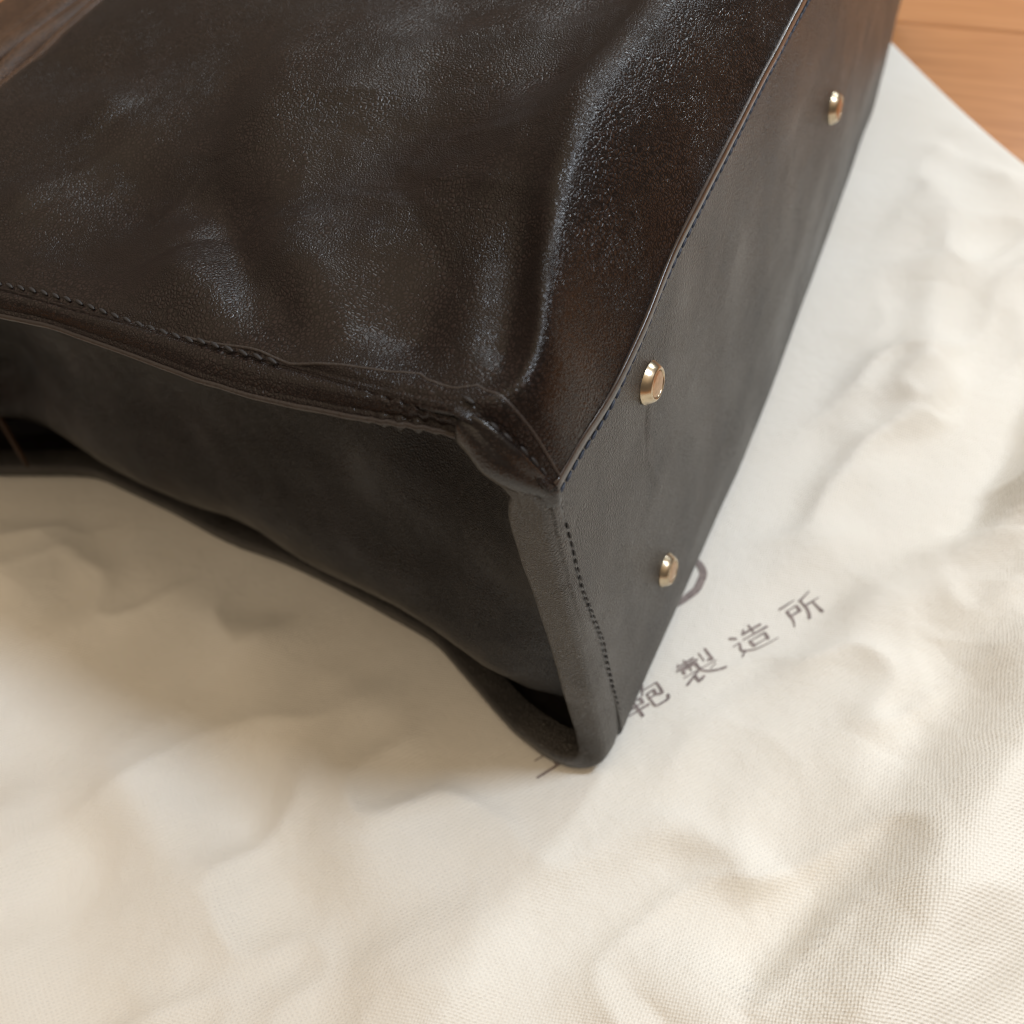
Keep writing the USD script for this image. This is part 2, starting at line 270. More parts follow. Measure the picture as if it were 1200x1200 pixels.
def tube(path, r, m=10, rz=None):
    P = np.asarray(path, float); t = np.gradient(P, axis=0); t /= np.linalg.norm(t, axis=1, keepdims=True)
    up = np.array([0, 0, 1.0]) if np.abs(t[:, 2]).mean() < .8 else np.array([0, 1.0, 0])
    s = np.cross(t, up); s /= np.linalg.norm(s, axis=1, keepdims=True); u = np.cross(s, t)
    a = np.linspace(0, 2 * np.pi, m, endpoint=False)
    r = np.broadcast_to(np.asarray(r, float), (len(P),))[:, None, None]; rz = r if rz is None else np.broadcast_to(np.asarray(rz, float), (len(P),))[:, None, None]
    return loft(P[:, None] + r * np.cos(a)[None, :, None] * s[:, None] + rz * np.sin(a)[None, :, None] * u[:, None])

def dense(P, n):
    P = np.asarray(P, float); d = np.r_[0, np.cumsum(np.linalg.norm(np.diff(P, axis=0), axis=1))]
    s = np.linspace(0, d[-1], n)
    return np.stack([PchipInterpolator(d, P[:, k])(s) for k in range(P.shape[1])], 1)

def folds(x, y, items, seed):
    """height of soft folds along polylines: a rounded crest with an uneven run"""
    q = np.stack([x.ravel(), y.ravel()], 1); out = np.zeros(len(q))
    for k, (line, w, a) in enumerate(items):
        L = dense(line, 60); tree = cKDTree(L)
        reach = 4.5 * w
        near = np.nonzero((q[:, 0] > L[:, 0].min() - reach) & (q[:, 0] < L[:, 0].max() + reach) & (q[:, 1] > L[:, 1].min() - reach) & (q[:, 1] < L[:, 1].max() + reach))[0]
        if not len(near): continue
        wob = (meshkit.noise(np.c_[q[near] / (w * 2.2), np.full(len(near), k * 7.3)], seed) - .5) * w * .55
        d, i = tree.query(q[near]); s = i / 59.0
        fade = np.clip(np.sin(np.pi * np.clip(s * .9 + .05, 0, 1)), 0, 1) ** .55
        g = np.exp(-.5 * (np.maximum(d + wob, 0) / w) ** 2)
        out[near] += a * g * fade
    return out.reshape(x.shape)

def softmin(a, b, k):
    h = np.clip(.5 + .5 * (b - a) / k, 0, 1)
    return b + (a - b) * h - k * h * (1 - h)

# ---------------------------------------------------------------- floor: planks that run along x
floor = thing('floor', kind='structure')
edges = [-1.147, -0.997, -0.847, -0.697, -0.547, -0.397, -0.247, -0.097, 0.053, 0.203, 0.353, 0.503, 0.653, 0.803, 0.953, 1.103, 1.253]
n_p = 0
for a, b in zip(edges[:-1], edges[1:]):
    x0 = -1.9 + rng.uniform(-.4, 0)
    while x0 < 1.6:
        x1 = x0 + rng.uniform(.9, 1.4)
        if abs(a - .503) < .01 or abs(b - .503) < .01: x0, x1 = -1.9, 1.9
        g, h, c = .45, -6.6, 1.4
        X0, X1, Y0, Y1 = x0 * 1000 + g, x1 * 1000 - g, a * 1000 + g, b * 1000 - g
        v = []
        for z, k in ((-20, 0), (h - 1.0, 0), (h, c)): v += [(X0 + k, Y0 + k, z), (X1 - k, Y0 + k, z), (X1 - k, Y1 - k, z), (X0 + k, Y1 - k, z)]
        fcs = [(3, 2, 1, 0), (8, 9, 10, 11)] + [(4 * L + i, 4 * L + (i + 1) % 4, 4 * L + 4 + (i + 1) % 4, 4 * L + 4 + i) for L in (0, 1) for i in range(4)]
        obj('plank', (np.array(v, float), np.array(fcs)), WOOD[n_p % 3], floor, smooth=False); n_p += 1
        x0 = x1
sub = trimesh.creation.box((4200, 2900, 30)); sub.apply_translation((0, 50, -36)); obj('subfloor', sub, M['edge'], floor, smooth=False)

# ---------------------------------------------------------------- cloth bag under the leather bag
def cloth_height(x, y):
    p = np.stack([x / 70., y / 70., np.zeros_like(x)], -1)
    h = 7.5 * (meshkit.fbm(p, 3, 11) - .5) + 4.5 * (np.abs(meshkit.noise(np.stack([(x + .5 * y) / 46., (y - .35 * x) / 60., 0 * x + 3], -1), 5) - .5) * -2 + .5)
    h += .9 * (meshkit.noise(np.stack([x / 16., y / 16., 0 * x + 9], -1), 3) - .5)
    h += 1.85 * folds(x, y, K['cloth_folds'], 21)
    q3 = np.stack([(x * .83 - y * .55) / 34., (x * .55 + y * .83) / 58., 0 * x + 17], -1); rid = 1 - 2 * np.abs(meshkit.fbm(q3, 2, 23) - .5)
    h += 7.5 * (rid ** 2 - .5)
    # flat where the bag stands on it
    dx = np.maximum(np.maximum(x - 2, -440 - x), 0); dy = np.maximum(np.maximum(foot_line(x) - y, y - 505), 0)
    d = np.hypot(dx, dy)
    m = np.clip(d / 34., 0, 1); m = m * m * (3 - 2 * m)
    h = h * m
    return (-5.0 + 1.6 * np.logaddexp(0, (h + 5.0) / 1.6)) * m + 0.0 * h
LOW = np.vstack([[-456., -26.], [-384., -1.5], np.array(K['lower'])[:, :2]])
foot_line = lambda x: np.interp(x, np.r_[LOW[:, 0], 2], np.r_[LOW[:, 1], 2]) - 2
E0 = np.array([20., 431.]); e_u = np.array([84, -85.]) / math.hypot(84, 85); e_v = np.array([-85, -84.]) / math.hypot(84, 85)
us = np.arange(-420, 640.1, 2.0); vs = np.r_[0, .6, 1.4, 2.5, np.arange(4.5, 790, 2.0)]
U, V_ = np.meshgrid(us, vs, indexing='ij')
bow = 6 * np.sin(U / 75. + .6) - .00022 * (U - 20) ** 2 * (U > 20)
X = E0[0] + e_u[0] * U + e_v[0] * (V_ + bow * np.exp(-V_ / 120)); Y = E0[1] + e_u[1] * U + e_v[1] * (V_ + bow * np.exp(-V_ / 120))
Z = cloth_height(X, Y)
hem = np.clip(V_ / 5., 0, 1); Z = Z * np.clip(V_ / 60., 0, 1) ** .7 * 1.0 + 1.2 * np.sqrt(1 - (1 - hem) ** 2) - 2.0 - 3.0 * np.exp(-V_ / 40.)
dust = thing('dust_bag', 'cream cloth storage bag with printed characters spread under the leather bag', 'cloth bag')
P = np.stack([X, Y, np.maximum(Z, -6.2)], -1)
cv, cf = P.reshape(-1, 3), grid_faces(len(us), len(vs))
if np.cross(P[1, 0] - P[0, 0], P[0, 1] - P[0, 0])[2] < 0: cf = cf[:, ::-1]
obj('cloth_sheet', (cv, tri(cf)), M['cloth'], dust)
from scipy.interpolate import RegularGridInterpolator
Zf = RegularGridInterpolator((us, vs), P[..., 2], bounds_error=False, fill_value=-2)
def cloth_z(xy):
    q = xy - E0; u = q @ e_u; v = q @ e_v
    b = (6 * np.sin(u / 75. + .6) - .00022 * (u - 20) ** 2 * (u > 20)) * np.exp(-v / 120)
    return Zf(np.stack([np.clip(u, us[0], us[-1]), np.clip(v - b, 0, vs[-1])], -1))

# printed characters, brush strokes in a unit square: (points, width at start, width at end)
GLYPHS = [
    [((.15, .60), (.85, .62)), ((.50, .93), (.50, .08)), ((.03, .06), (.97, .08))],
    [((.12, .90), (.88, .91), (.86, .70)), ((.13, .70), (.86, .71)), ((.13, .90), (.13, .5), (.03, .05)), ((.22, .56), (.90, .57)), ((.45, .56), (.32, .42), (.80, .44)), ((.70, .52), (.85, .40)), ((.25, .26), (.85, .27)), ((.53, .44), (.53, .06)), ((.10, .04), (.97, .05))],
    [((.05, .82), (.46, .83)), ((.16, .93), (.16, .70)), ((.35, .93), (.35, .70)), ((.16, .70), (.35, .70)), ((.08, .60), (.43, .61), (.42, .41)), ((.08, .60), (.09, .40)), ((.09, .41), (.42, .42)), ((.02, .25), (.50, .26)), ((.26, .70), (.26, .02)), ((.62, .95), (.50, .62)), ((.58, .78), (.93, .79), (.90, .36), (.82, .39)), ((.60, .60), (.78, .61), (.77, .43)), ((.60, .43), (.77, .43)), ((.60, .60), (.60, .12), (.68, .06), (.92, .07), (.97, .20))],
    [((.15, .95), (.10, .85)), ((.10, .86), (.50, .87)), ((.06, .75), (.55, .76)), ((.31, .97), (.31, .50)), ((.14, .66), (.14, .54)), ((.14, .66), (.48, .67), (.48, .55)), ((.68, .92), (.68, .60)), ((.86, .96), (.86, .52), (.78, .56)), ((.48, .50), (.50, .43)), ((.08, .41), (.92, .42)), ((.45, .40), (.05, .15)), ((.30, .28), (.30, .05), (.45, .12)), ((.85, .33), (.68, .24)), ((.48, .40), (.65, .18), (.98, .03))],
    [((.45, .90), (.38, .75)), ((.38, .78), (.85, .79)), ((.30, .60), (.95, .61)), ((.62, .95), (.62, .60)), ((.42, .45), (.43, .22)), ((.42, .45), (.82, .46), (.80, .22)), ((.43, .24), (.80, .25)), ((.08, .85), (.18, .76)), ((.03, .55), (.20, .57), (.12, .30), (.20, .20)), ((.05, .08), (.20, .20), (.40, .09), (.98, .05))],
    [((.06, .92), (.46, .95)), ((.14, .72), (.42, .74), (.40, .50)), ((.15, .50), (.41, .51)), ((.15, .72), (.14, .40), (.04, .08)), ((.88, .95), (.56, .82)), ((.57, .83), (.57, .50), (.45, .08)), ((.58, .57), (.96, .58)), ((.78, .57), (.78, .04))],
]
def stroke(pts, w0, w1):
    L = dense(pts, 14); out = []
    for i in range(13):
        w = w0 + (w1 - w0) * (i / 12.) ** 1.3
        out.append(LineString(L[i:i + 2]).buffer(w, 4))
    return unary_union(out)
def printed(name, shape, place, label):
    """flat ink laid on the cloth"""
    vs_, fs_ = [], []
    for g in getattr(shape, 'geoms', [shape]):
        v, f = trimesh.creation.triangulate_polygon(g.simplify(.004 if g.area < 5 else .1), engine='earcut')
        fs_.append(f + sum(map(len, vs_))); vs_.append(v)
    v, f = place(np.vstack(vs_)), np.vstack(fs_)
    v, f = trimesh.remesh.subdivide_to_size(np.c_[v, np.zeros(len(v))], f, 2.5)
    v[:, 2] = cloth_z(v[:, :2]) + .28
    m = trimesh.Trimesh(v, f, process=True)
    n = m.face_normals[:, 2]; ff = m.faces.copy(); ff[n < 0] = ff[n < 0][:, ::-1]
    obj(name, (m.vertices, ff), M['ink'], dust, label=label)
t0, t1 = np.array(K['text_from'][1]), np.array(K['text_from'][0])
e_t = (t1 - t0) / np.linalg.norm(t1 - t0); e_n = np.array([-e_t[1], e_t[0]]); pitch = np.linalg.norm(t1 - t0) / 3
for k, gl in enumerate(GLYPHS):
    c = t0 + e_t * pitch * (k - 2) + (e_t * 8.0 if k == 0 else 0)
    sh = unary_union([stroke(s, .020 + .010 * ((i * 7 + k) % 3), .042 if i % 3 else .016) for i, s in enumerate(gl)])
    printed('printed_character', sh, lambda p: c + (p[:, :1] - .5) * 16.5 * e_t + (p[:, 1:] - .5) * 10.5 * e_n, None)
mk = dense(K['mark'], 30)
printed('printed_mark', unary_union([LineString(mk[i:i + 2]).buffer(.55 + 1.0 * math.sin(math.pi * i / 29.) , 5) for i in range(29)]), lambda p: p, 'curved end of a printed brown hook mark')

# ---------------------------------------------------------------- the leather bag
bag = thing('leather_bag', 'dark brown grained leather bag lying on its back with brass feet on its base', 'bag')
SEAM_Z = pchip([-40, -10, 0, 13, 29, 45, 72, 115, 169, 250, 400, 520], [157, 157, 157, 157.2, 156, 158.3, 165.4, 170.4, 174.5, 176.5, 175, 171])
R_Y = [-12, 0, 3.5, 10.0, 16.6, 22.3, 29.7, 41.6, 54.6, 69, 86.5, 107, 130, 170, 250, 400, 520]
RID_X = pchip(R_Y, [-13, -12, -7, -3.4, -3.8, -5, -7.4, -11.0, -14.3, -16, -16.8, -16.6, -16.4, -16.4, -17, -19, -16])
RID_Z = pchip(R_Y, [172, 173, 173.5, 175.5, 178, 181, 184, 187, 190, 195, 197, 198, 198.5, 199, 198, 194, 184])
ROUND = pchip([-10, 0, 10, 60, 100, 150, 520], [6, 6, 9, 13, 17, 20, 20])
BASE_X = pchip([-20, 0, 130, 170, 240, 300, 380, 500, 540], [1.0, 1.0, 1.0, 1.0, .4, -3, -9, -20, -24])

def front_z(x, y):
    xs, zs, xr, zr = 3.0 + BASE_X(y) - 1.0, SEAM_Z(y), RID_X(y) + BASE_X(y) - 1.0, RID_Z(y)
    slope = (zr - zs) / (xs - xr)
    strip = zs + slope * (xs - x) + 1.2 * np.sin(np.pi * np.clip((xs - x) / (xs - xr), 0, 1))
    back = np.maximum(xr - x, -30); zr = zr + .22 * ROUND(y)
    by = np.clip(y / 105., 0, 1); by = by * by * (3 - 2 * by) * .55 + .45 * np.sin(by * np.pi / 2)
    level = 173.2 + 13.5 * by * (1 - .62 * np.clip((-50 - x) / 180., 0, 1))
    top = level + (zr - level + 2.2) * np.exp(-np.maximum(back, 0) / 13.) + .28 * np.minimum(back, 0) * -1
    top = top + .05 * np.minimum(back, 0)
    z = softmin(strip, top, ROUND(y) + 1e-6)
    w = np.clip((xr - x + 4) / 14., 0, 1) * np.clip((y - 3) / 14., 0, 1)
    z = z + w * 2.1 * folds(x, y, K['front_wrinkles'], 5)
    z = z + w * 2.6 * (meshkit.fbm(np.stack([x / 42., y / 42., 0 * x], -1), 3, 4) - .5)
    z = z + np.clip((y - 4) / 10., 0, 1) * .5 * (meshkit.fbm(np.stack([x / 9., y / 9., 0 * x + 5], -1), 2, 8) - .5)
    # puckers that run into the ridge beside the corner
    near = np.exp(-((y - 22) / 14.) ** 2) * np.exp(-((x - xr + 7) / 6.) ** 2)
    z = z + .13 * near * np.sin(y * 1.9 + .25 * x + 2 * meshkit.noise(np.stack([x / 5., y / 5., 0 * x], -1), 2))
    # pulled in along the stitching
    z = z - .7 * np.exp(-((y - 1.6) / .9) ** 2)
    return z

XL = -231.0
xs_ = np.r_[np.linspace(3, -40, 62), np.arange(-41.1, -160, -1.15), np.linspace(-161, XL, 52)]
ys_ = np.r_[np.arange(.4, 60, .85), np.arange(60, 160, 1.15), np.linspace(162, 505, 90)]
XX, YY = np.meshgrid(xs_, ys_, indexing='ij')
XX = XX + (BASE_X(YY) - 1.0) * np.clip((XX + 60) / 63., 0, 1)
ZZ = front_z(XX, YY)
# rolled edge at the opening
roll = np.clip((XL + 9 - XX) / 9., 0, 1); ZZ = ZZ - 5.0 * (1 - np.sqrt(np.clip(1 - roll ** 2, 0, 1)))
front = obj('front_panel', sheet(np.stack([XX, YY, ZZ], -1), 1.6, flip=(np.cross([xs_[1] - xs_[0], 0, 0], [0, 1, 0])[2] < 0)), M['grain'], bag)

# base panel
VS_ = np.array(K['vert_stitch'])[::-1]; VS_Z, VS_Y = np.r_[VS_[:, 2], 152, 158], np.r_[VS_[:, 1], 2.5, 1.5]
def base_x(y, z):
    b = BASE_X(y)
    sil = interp(y, [-10, 18, 92, 130, 170, 260, 380, 500], [3.2, 3.0, 3.0, 2.6, 1.6, -4.2, -11, -25])
    x = b + (sil - b) * np.exp(-((z - 18) / 26.) ** 2)
    under = np.clip((13 - z) / 11.5, 0, 1); x = x - 11 * (1 - np.sqrt(np.clip(1 - under ** 2, 0, 1)))
    x = x + 1.3 * (meshkit.fbm(np.stack([y / 45., z / 30., 0 * y], -1), 3, 31) - .5)
    x = x + .55 * np.exp(-(((y - 54) + .35 * (z - 100)) / 2.2) ** 2) * np.exp(-((z - 100) / 13.) ** 2)      # a scuffed ridge below the upper foot
    x = x - .45 * np.exp(-(((y - 53) - .2 * (z - 124)) / 1.4) ** 2) * np.exp(-((z - 121) / 8.) ** 2)
    return x
yb = np.r_[np.arange(-2, 170, 1.3), np.linspace(172, 505, 100)]; zt = np.linspace(0, 1, 120)
YB, T = np.meshgrid(yb, zt, indexing='ij'); ZB = 1.6 + (SEAM_Z(YB) + 0.6 - 1.6) * T
YB = YB + (interp(ZB, VS_Z, VS_Y) + 1.0) * np.clip((60 - YB) / 62., 0, 1)
XB = base_x(YB, ZB)
obj('base_panel', sheet(np.stack([XB, YB, ZB], -1), 1.6, flip=False), M['fine'], bag)

# cut edge of the front panel along the base: burnished band
yy = np.r_[np.arange(1.5, 180, 2.0), np.linspace(182, 505, 60)]
rings = []
for y in yy:
    zc = float(SEAM_Z(y)); xb = float(base_x(np.array([y]), np.array([zc]))[0]); a = np.linspace(0, 2 * np.pi, 14, endpoint=False)
    sx, sz = 1.3, 1.75
    rx = np.sign(np.cos(a)) * np.abs(np.cos(a)) ** .6 * sx; rz = np.sign(np.sin(a)) * np.abs(np.sin(a)) ** .6 * sz
    rings.append(np.stack([xb + .95 + rx, np.full(14, y), zc - .9 + rz + .35 * rx], 1))
obj('cut_edge', loft(rings), M['edge'], bag)

def capsule(a, b, r, m=6):
    a, b = np.asarray(a, float), np.asarray(b, float); t = b - a; L = np.linalg.norm(t); t /= L
    u = np.cross(t, [0.3, .5, .81]); u /= np.linalg.norm(u); w = np.cross(t, u); ang = np.linspace(0, 2 * np.pi, m, endpoint=False)
    rg = []
    for s, k in ((-.0, .45), (.22, .95), (.5, 1.12), (.78, .95), (1.0, .45)):
        rg.append(a + t * L * s + r * k * (np.cos(ang)[:, None] * u + np.sin(ang)[:, None] * w))
    return loft(rg)

# stitches along the cut edge, slightly slanted
y = 5.0
base = f'{bag}/base_panel'
while y < 300:
    z0 = float(SEAM_Z(y)) - 7.4; z1 = float(SEAM_Z(y + 2.7)) - 6.9
    x0, x1 = (float(base_x(np.array([q]), np.array([z]))[0]) + .22 for q, z in ((y, z0), (y + 2.7, z1)))
    obj('stitch', capsule((x0, y, z0 - .1), (x1, y + 2.5, z1 + .15), .42), M['blue_thread'], base)
    y += 3.35

# ---- binding that runs round the end: along the top, over the corner, down, and back along the floor
TE = np.array(K['top_edge'])[::-1]
te = lambda x: np.interp(x, TE[::-1][:, 0], TE[::-1][:, 1]) if TE[0, 0] > TE[-1, 0] else np.interp(x, TE[:, 0], TE[:, 1])
TS = np.array(K['top_stitch']); ts = lambda x: np.interp(x, TS[:, 0], TS[:, 1])
st = []   # (x, z, nx, nz, y_in, y_out, droop, thick, y_in_back)
for x in np.arange(-232, -17, 2.2):
    yo = float(te(x)) if x > -150 else -5.2
    st.append((x, 173.0 - .15, 0, 1, 1.0, yo, 2.6, 4.0))
VR, VL, VS = (np.array(K[k])[::-1] for k in ('vert_ridge', 'vert_left', 'vert_stitch'))
vr = lambda z: float(np.interp(z, VR[:, 2], VR[:, 1])); vl = lambda z: float(np.interp(z, VL[:, 2], VL[:, 1])); vst = lambda z: float(np.interp(z, VS[:, 2], VS[:, 1]))
corner = dense([(-15, 172.6), (-11.5, 171), (-7, 166.5), (-2.5, 161.5), (.6, 157), (1.9, 151)], 12)
for (x, z), s in zip(corner, np.linspace(0, 1, 12)):
    a = math.radians(90 - 88 * s ** .9)
    st.append((x, z, math.cos(a), math.sin(a), 1.0 + 2.3 * s, -1.6 * (1 - s) - 2.6 * math.sin(math.pi * s) + vr(150) * s, 2.4 * (1 - s), 3.0 + 7 * s))
for z in np.arange(148, 14, -3.0):
    st.append((1.5 + 1.0 * math.exp(-((z - 18) / 26.) ** 2), z, 1, 0, vst(z), vr(z) - .4, 0.6, 12.0))
z_end = 12.0
for t in np.linspace(.12, 1, 9):
    a = -t * math.pi / 2
    st.append((-8.5 + 11.2 * math.cos(a), z_end + 10.4 * math.sin(a), math.cos(a), math.sin(a), 12.5 - 4 * t, 2.0 - 5.6 * t, .3, 12.0 - 4.2 * t))
low = lambda x: float(np.interp(x, LOW[:, 0], LOW[:, 1]))
for x in np.r_[np.arange(-12, -80, -3.0), np.arange(-82, -440, -6.0)]:
    st.append((x, 1.6, 0, -1, low(x) + 11, low(x), -.4, 7.2))
rings, cut = [], []
for i, (x, z, nx, nz, yi, yo, droop, th) in enumerate(st):
    prof = []
    rr = min(2.0, th * .42)
    # rounded outline: outer face from y_in to y_out, rounded lip, inner face back
    prof.append((yi, 0.0)); prof.append((yi - (yi - yo) * .3, .25)); prof.append((yi - (yi - yo) * .6, .1 - droop * .25))
    for k in np.linspace(0, 1, 6):
        b = k * math.pi / 2; prof.append((yo + rr - rr * math.sin(b), -droop - rr + rr * math.cos(b)))
    for k in np.linspace(0, 1, 6):
        b = k * math.pi / 2; prof.append((yo + rr - rr * math.cos(b), -max(th, droop + 2 * rr + .1) + rr - rr * math.sin(b)))
    prof.append((yi, -th)); prof.append((yi, -th * .5))
    p = np.array(prof)
    rings.append(np.stack([x + nx * p[:, 1], p[:, 0], z + nz * p[:, 1]], 1))
rings = np.array(rings)
from scipy.ndimage import gaussian_filter1d
rings = gaussian_filter1d(rings, 1.3, axis=0, mode='nearest')
sl = np.cumsum(np.r_[0, np.linalg.norm(np.diff(rings.mean(1), axis=0), axis=1)])
# finer along its length, then uneven and crumpled by the corner
sf = np.linspace(0, sl[-1], 620); rings = np.stack([[np.interp(sf, sl, rings[:, j, k]) for j in range(rings.shape[1])] for k in range(3)], -1).transpose(1, 0, 2)
cen = rings.mean(1, keepdims=True); dirn = rings - cen; ln = np.linalg.norm(dirn, axis=-1, keepdims=True) + 1e-9
cx, cz = cen[..., 0], cen[..., 2]
crum = 1.0 * np.exp(-((cx + 28) / 9.) ** 2) * (cz > 160)
off = .55 * (meshkit.fbm(rings / 7., 3, 14) - .5) + crum * (.75 * np.sin(cx * 1.55 + 1.2 * np.sin(rings[..., 1] * .5)) + .6 * (meshkit.noise(rings / 2.6, 6) - .5))
off += .5 * (meshkit.noise(rings / 22., 16) - .5) + crum * .2 * np.sin(cx * 2.3 + .7)
rings = rings + dirn / ln * off[..., None]
bind = loft(rings)
n_top = int(np.argmin(np.abs(sf - sl[len(np.arange(-232, -17, 2.2)) + 5])))
top_b = loft(rings[:n_top + 2]); side_b = loft(rings[n_top:])
obj('top_binding', top_b, M['grain'], bag)
obj('end_binding', side_b, M['fine'], bag)
lip = gaussian_filter1d(rings[:n_top - 8, 6], .7, axis=0); obj('raw_edge', tube(lip + np.array([0, -.30, -.45]), .62, 8), M['raw'], bag)

# stitches of the top binding, sunk in small dents
tb = f'{bag}/top_binding'
x = -228.0
while x < -15:
    ya = float(ts(x)) if x > -155 else 2.0
    ya = min(max(ya, .6), 2.6); za = float(front_z(np.array([x + 1.4]), np.array([ya]))[0]) + .45 + (.75 if x > -88 else 0)
    obj('stitch', capsule((x, ya + .45, za - .30), (x + 2.9, ya - .35, za - .36), .46), M['thread'], tb)
    x += 4.15
    if -62 < x < -20: x = -16.5
eb = f'{bag}/end_binding'
z = 140.0
while z > 16:
    xa = 1.9 + 1.0 * math.exp(-((z - 18) / 26.) ** 2)
    obj('stitch', capsule((xa - .08, vst(z) + .1, z), (xa - .08, vst(z - 3.0) + .5, z - 3.0), .34), M['thread'], eb)
    z -= 4.0

# overlapping layer with a raw lifted edge, from the top over the corner to the seam
RE = np.array(K['raw_edge']); re = lambda x: np.interp(x, RE[:, 0], RE[:, 1])
px = np.r_[np.arange(-92, -14, 1.3), np.linspace(-13, 2.6, 16)]
vv = np.linspace(0, 1, 9); rows = []; edge_line = []
for x in px:
    taper = np.clip((x + 95) / 22., 0, 1)
    yin = (.6 + (float(re(x)) + .6) * 1.0) * taper + .6 * (1 - taper) if x < -15 else interp(x, [-15, -8, -2, 2.6], [6.4, 5.2, 4.6, 3.4])
    yin = max(float(yin), 1.2)
    ylo = .9 if x < -17 else -1.0; yq = ylo + (max(yin, ylo + .4) - ylo) * vv
    zq = front_z(np.full(9, x), np.maximum(yq, .4))
    lift = .30 + (.75 * np.exp(-((x + 47) / 22.) ** 2)) * vv ** 2 + .15 * math.sin(x * .9) * np.exp(-((x + 30) / 10.) ** 2) * vv
    P_ = np.stack([np.full(9, x), yq, zq + lift], 1); rows.append(P_); edge_line.append(P_[-1])
over = np.array(rows)
obj('overlap_layer', sheet(over, .8, flip=False), M['grain'], bag)
el = np.array(edge_line); obj('raw_edge', tube(el + np.array([0, .12, -.28]), .42, 8), M['raw'], bag)

# shiny patch folded over the corner
rows = []
cp = dense([(-16.5, 172.6), (-12.5, 171.8), (-8, 168), (-3.2, 162.6), (.8, 157), (2.0, 154.5), (2.15, 151.5)], 30)
for (x, z), s in zip(cp, np.linspace(0, 1, 30)):
    a = math.radians(88 - 86 * s ** .85); nx, nz = math.cos(a), math.sin(a)
    yi = 1.2 + 1.4 * s; yo = -1.8 - 3.2 * math.sin(math.pi * min(s * 1.15, 1)) + 1.2 * s
    r = []
    for t in np.linspace(0, 1, 18):
        if t < .62:
            k = t / .62; yv = yi + (yo + 1.8 - yi) * k; off_ = .9 + 2.6 * math.sin(math.pi * k) * math.sin(math.pi * min(1, s * 1.2 + .05))
        else:
            k = (t - .62) / .38; b = k * math.pi * .5; yv = yo + 1.8 - 2.6 * math.sin(b); off_ = .9 - 5.2 * (1 - math.cos(b))
        r.append((x + nx * off_, yv, z + nz * off_))
    rows.append(r)
tab = np.array(rows); tab += .35 * (meshkit.fbm(tab / 5., 2, 3)[..., None] - .5)
obj('corner_patch', sheet(tab, 1.0, flip=True), M['smooth'], bag)
cpath = f'{bag}/corner_patch'
for s in np.linspace(.22, .8, 6):
    i = int(s * 29); a, b = tab[i, 2], tab[min(i + 2, 29), 2]
    obj('stitch', capsule(a + [0, .3, .1], b + [0, .1, .1], .5), M['thread'], cpath)

# ---- sagging end panel
SL = np.array(K['sil30']); SL = SL[np.argsort(SL[:, 0])]
xc = np.array([-440, -345, -300, -254, -206, -157, -125, -95, -68, -46, -30, -18, -7.])
zr_ = np.array([3, 12, 20, 30, 42, 58, 78, 102, 130, 154, 168.5])
G = np.zeros((len(xc), len(zr_)))
for i, x in enumerate(xc):
    yf = float(np.interp(x, SL[:, 0], SL[:, 1])) if x > -340 else low(x) + 22; c = np.clip((-x - 8) / 34., 0, 1)     # c: 0 at the corner
    yf = min(yf, 43); top = 0.6; ov = .42 * max(0, yf - 24)
    far = [yf + 20, yf + 16, yf + 11.0, yf + 3.5, yf - 2.5, yf - 4.5, yf + 4.5, min(yf + 14, 37 + ov), 34.0 + .9 * ov, 19.0 + .6 * ov, top]
    nearc = [vl(3) + 1, vl(12) + 1, vl(20) + 1, vl(30), vl(42), vl(58), vl(78), vl(102), vl(130), 2.5, 1.0]
    c2 = c ** .8
    G[i] = np.array(far) * c2 + np.array(nearc) * (1 - c2)
spl = RectBivariateSpline(xc, zr_, G, kx=3, ky=3, s=0)
gx = np.r_[np.linspace(-440, -160, 130), np.arange(-158.6, -6.5, 1.25)]; gz = np.linspace(3, 168.5, 150)
GX, GZ = np.meshgrid(gx, gz, indexing='ij'); GY = spl(gx, gz); GT = 3 + (GZ - 3) * interp(GX, [-440, -335, -255, -228], [.20, .34, .95, 1.0])
w = np.clip((168 - GZ) / 18., 0, 1) * np.clip((-8 - GX) / 18., 0, 1)
GY = GY + w * (5.0 * (meshkit.fbm(np.stack([GX / 60., GZ / 38., 0 * GX], -1), 3, 17) - .5) + .9 * (meshkit.fbm(np.stack([GX / 13., GZ / 10., 0 * GX], -1), 2, 19) - .5))
obj('end_panel', sheet(np.stack([GX, GY, GT], -1), 1.4, flip=False), M['soft'], bag)

obj('end_fold', sheet(np.array([[(x, low(x) + 27 + 16 * t + 2.5 * math.sin(x / 24. + 2 * t), 2.5 + 34 * t) for t in np.linspace(0, 1, 20)] for x in np.linspace(-440, -240, 70)]), 1.4), M['soft'], bag)

# back panel on the cloth, opening side and far end
rows = []
for x in np.linspace(-440, -9, 70):
    rows.append([(x + (float(BASE_X(low(x) + 6 + (494 - low(x)) * t)) - 1) * (x + 440) / 431. - 3 * t * (x + 440) / 431., low(x) + 6 + (494 - low(x)) * t, 2.2 + 1.0 * math.sin(9 * t + x * .02) ** 2) for t in np.linspace(0, 1, 50)])
obj('back_panel', sheet(np.array(rows), 1.4), M['soft'], bag)
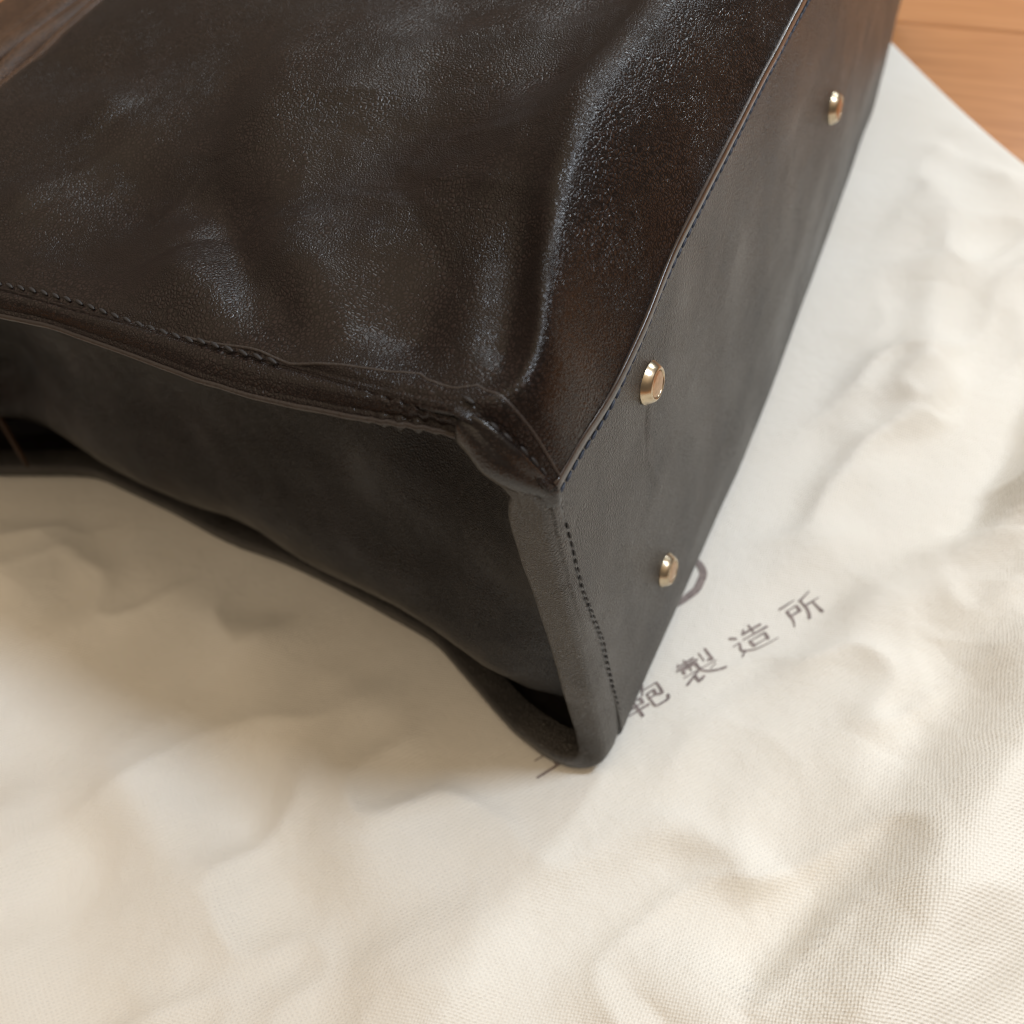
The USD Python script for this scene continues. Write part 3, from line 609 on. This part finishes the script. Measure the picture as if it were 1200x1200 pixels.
# the mouth of the bag: two rolled rims and the straps that lie along them
yl = np.linspace(4, 500, 120)
OP = np.array(K['opening'])
wv = lambda y, k: 1.6 * np.sin(y / 38. + k) + .8 * np.sin(y / 13. + 2 * k)
def run(x0, z0, k, lift=0): return np.stack([x0 + wv(yl, k), yl, z0 + .6 * wv(yl, k + 2) + lift], 1)
obj('rim', tube(run(-237, 170.5, .3), 3.4, 14, 4.2), M['warm'], bag)
obj('rim', tube(run(-247, 168, 1.2), 4.4, 14, 4.8), M['warm'], bag)
obj('strap', tube(run(-259.5, 168.5, 2.0), 5.4, 14, 3.2), M['warm'], bag)
obj('strap', tube(run(-272, 165, 2.8), 5.8, 14, 3.4), M['warm'], bag)
rows = []
for t in np.linspace(0, 1, 40):
    rows.append([(-250 - 40 * t + 6 * math.sin(6 * t), y, 165 - 160 * t + 3 * math.sin(y / 30. + 5 * t)) for y in np.linspace(72, 494, 80)])
obj('flap', sheet(np.array([[(-262 - 90 * t, y, 163 - 20 * t * t + 2.5 * math.sin(y / 33. + 4 * t)) for y in np.linspace(20, 494, 90)] for t in np.linspace(0, 1, 24)]), 2.2, flip=True), M['warm'], bag)
obj('opening_panel', sheet(np.array(rows), 1.4, flip=True), M['soft'], bag)
rows = [[(x, 494 + 4 * math.sin(z / 40.), z) for z in np.linspace(3, 150, 40)] for x in np.linspace(-300, -70, 50)]
obj('far_end_panel', sheet(np.array(rows), 1.4, flip=True), M['soft'], bag)
# small pointed tab that hangs at the open end, and a little loop on the strap
tabp = dense([(-350, 52, 19.5), (-318, 36.6, 18.8), (-288, 22.6, 18.5)], 16)
rows = [[p + np.array([.1, .3, 1.0]) * (15 * (1 - i / 15.) ** .8 + .8) * t for t in np.linspace(0, 1, 7)] for i, p in enumerate(tabp)]
obj('pull_tab', sheet(np.array(rows), 1.6), M['warm'], bag)
obj('keeper_loop', tube(dense([(-243, 73, 170), (-243, 73.2, 174.5), (-247.5, 73.6, 177), (-252, 74, 174.5), (-252, 74.2, 169)], 20), 1.1, 8), M['copper'], bag)

# ---- brass feet: a tapered stud with a dished face
def lathe(prof, n=40):
    a = np.linspace(0, 2 * np.pi, n, endpoint=False); P = np.array(prof)
    return loft(np.stack([np.stack([np.full(n, h), r * np.cos(a), r * np.sin(a)], 1) for h, r in P]))
def rounded(pts, n=5):
    """a profile with its corners cut to arcs"""
    P = np.array(pts, float); out = [P[0]]
    for a, b, c in zip(P[:-2], P[1:-1], P[2:]):
        r = min(np.linalg.norm(a - b), np.linalg.norm(c - b)) * .45
        p, q = b + (a - b) / np.linalg.norm(a - b) * r, b + (c - b) / np.linalg.norm(c - b) * r
        out += [(1 - t) ** 2 * p + 2 * t * (1 - t) * b + t * t * q for t in np.linspace(0, 1, n)]
    return out + [P[-1]]
stud = lathe(rounded([(-1, 5.0), (-.2, 6.25), (.55, 6.35), (1.0, 6.05), (2.3, 5.35), (3.1, 4.75), (3.25, 4.2), (2.95, 3.95), (2.6, 3.8)]), 64)
face = lathe(rounded([(2.5, 3.9), (2.95, 3.75), (3.2, 3.0), (3.35, 1.5), (3.38, .05)]), 64)
for (yf, zf) in ((54.6, 135.0), (57.4, 44.3), (231.0, 104.5)):
    xb = float(base_x(np.array([yf]), np.array([zf]))[0])
    Rm = trimesh.transformations.rotation_matrix(math.radians(-5), (0, 1, 0)); a, b = stud.copy(), face.copy()
    for q in (a, b): q.apply_scale(.93); q.apply_transform(Rm); q.apply_translation((xb - .2, yf, zf))
    fp = obj('metal_foot', a, M['brass'], bag, smooth=True)
    obj('foot_face', b, M['copper'], fp, smooth=True)
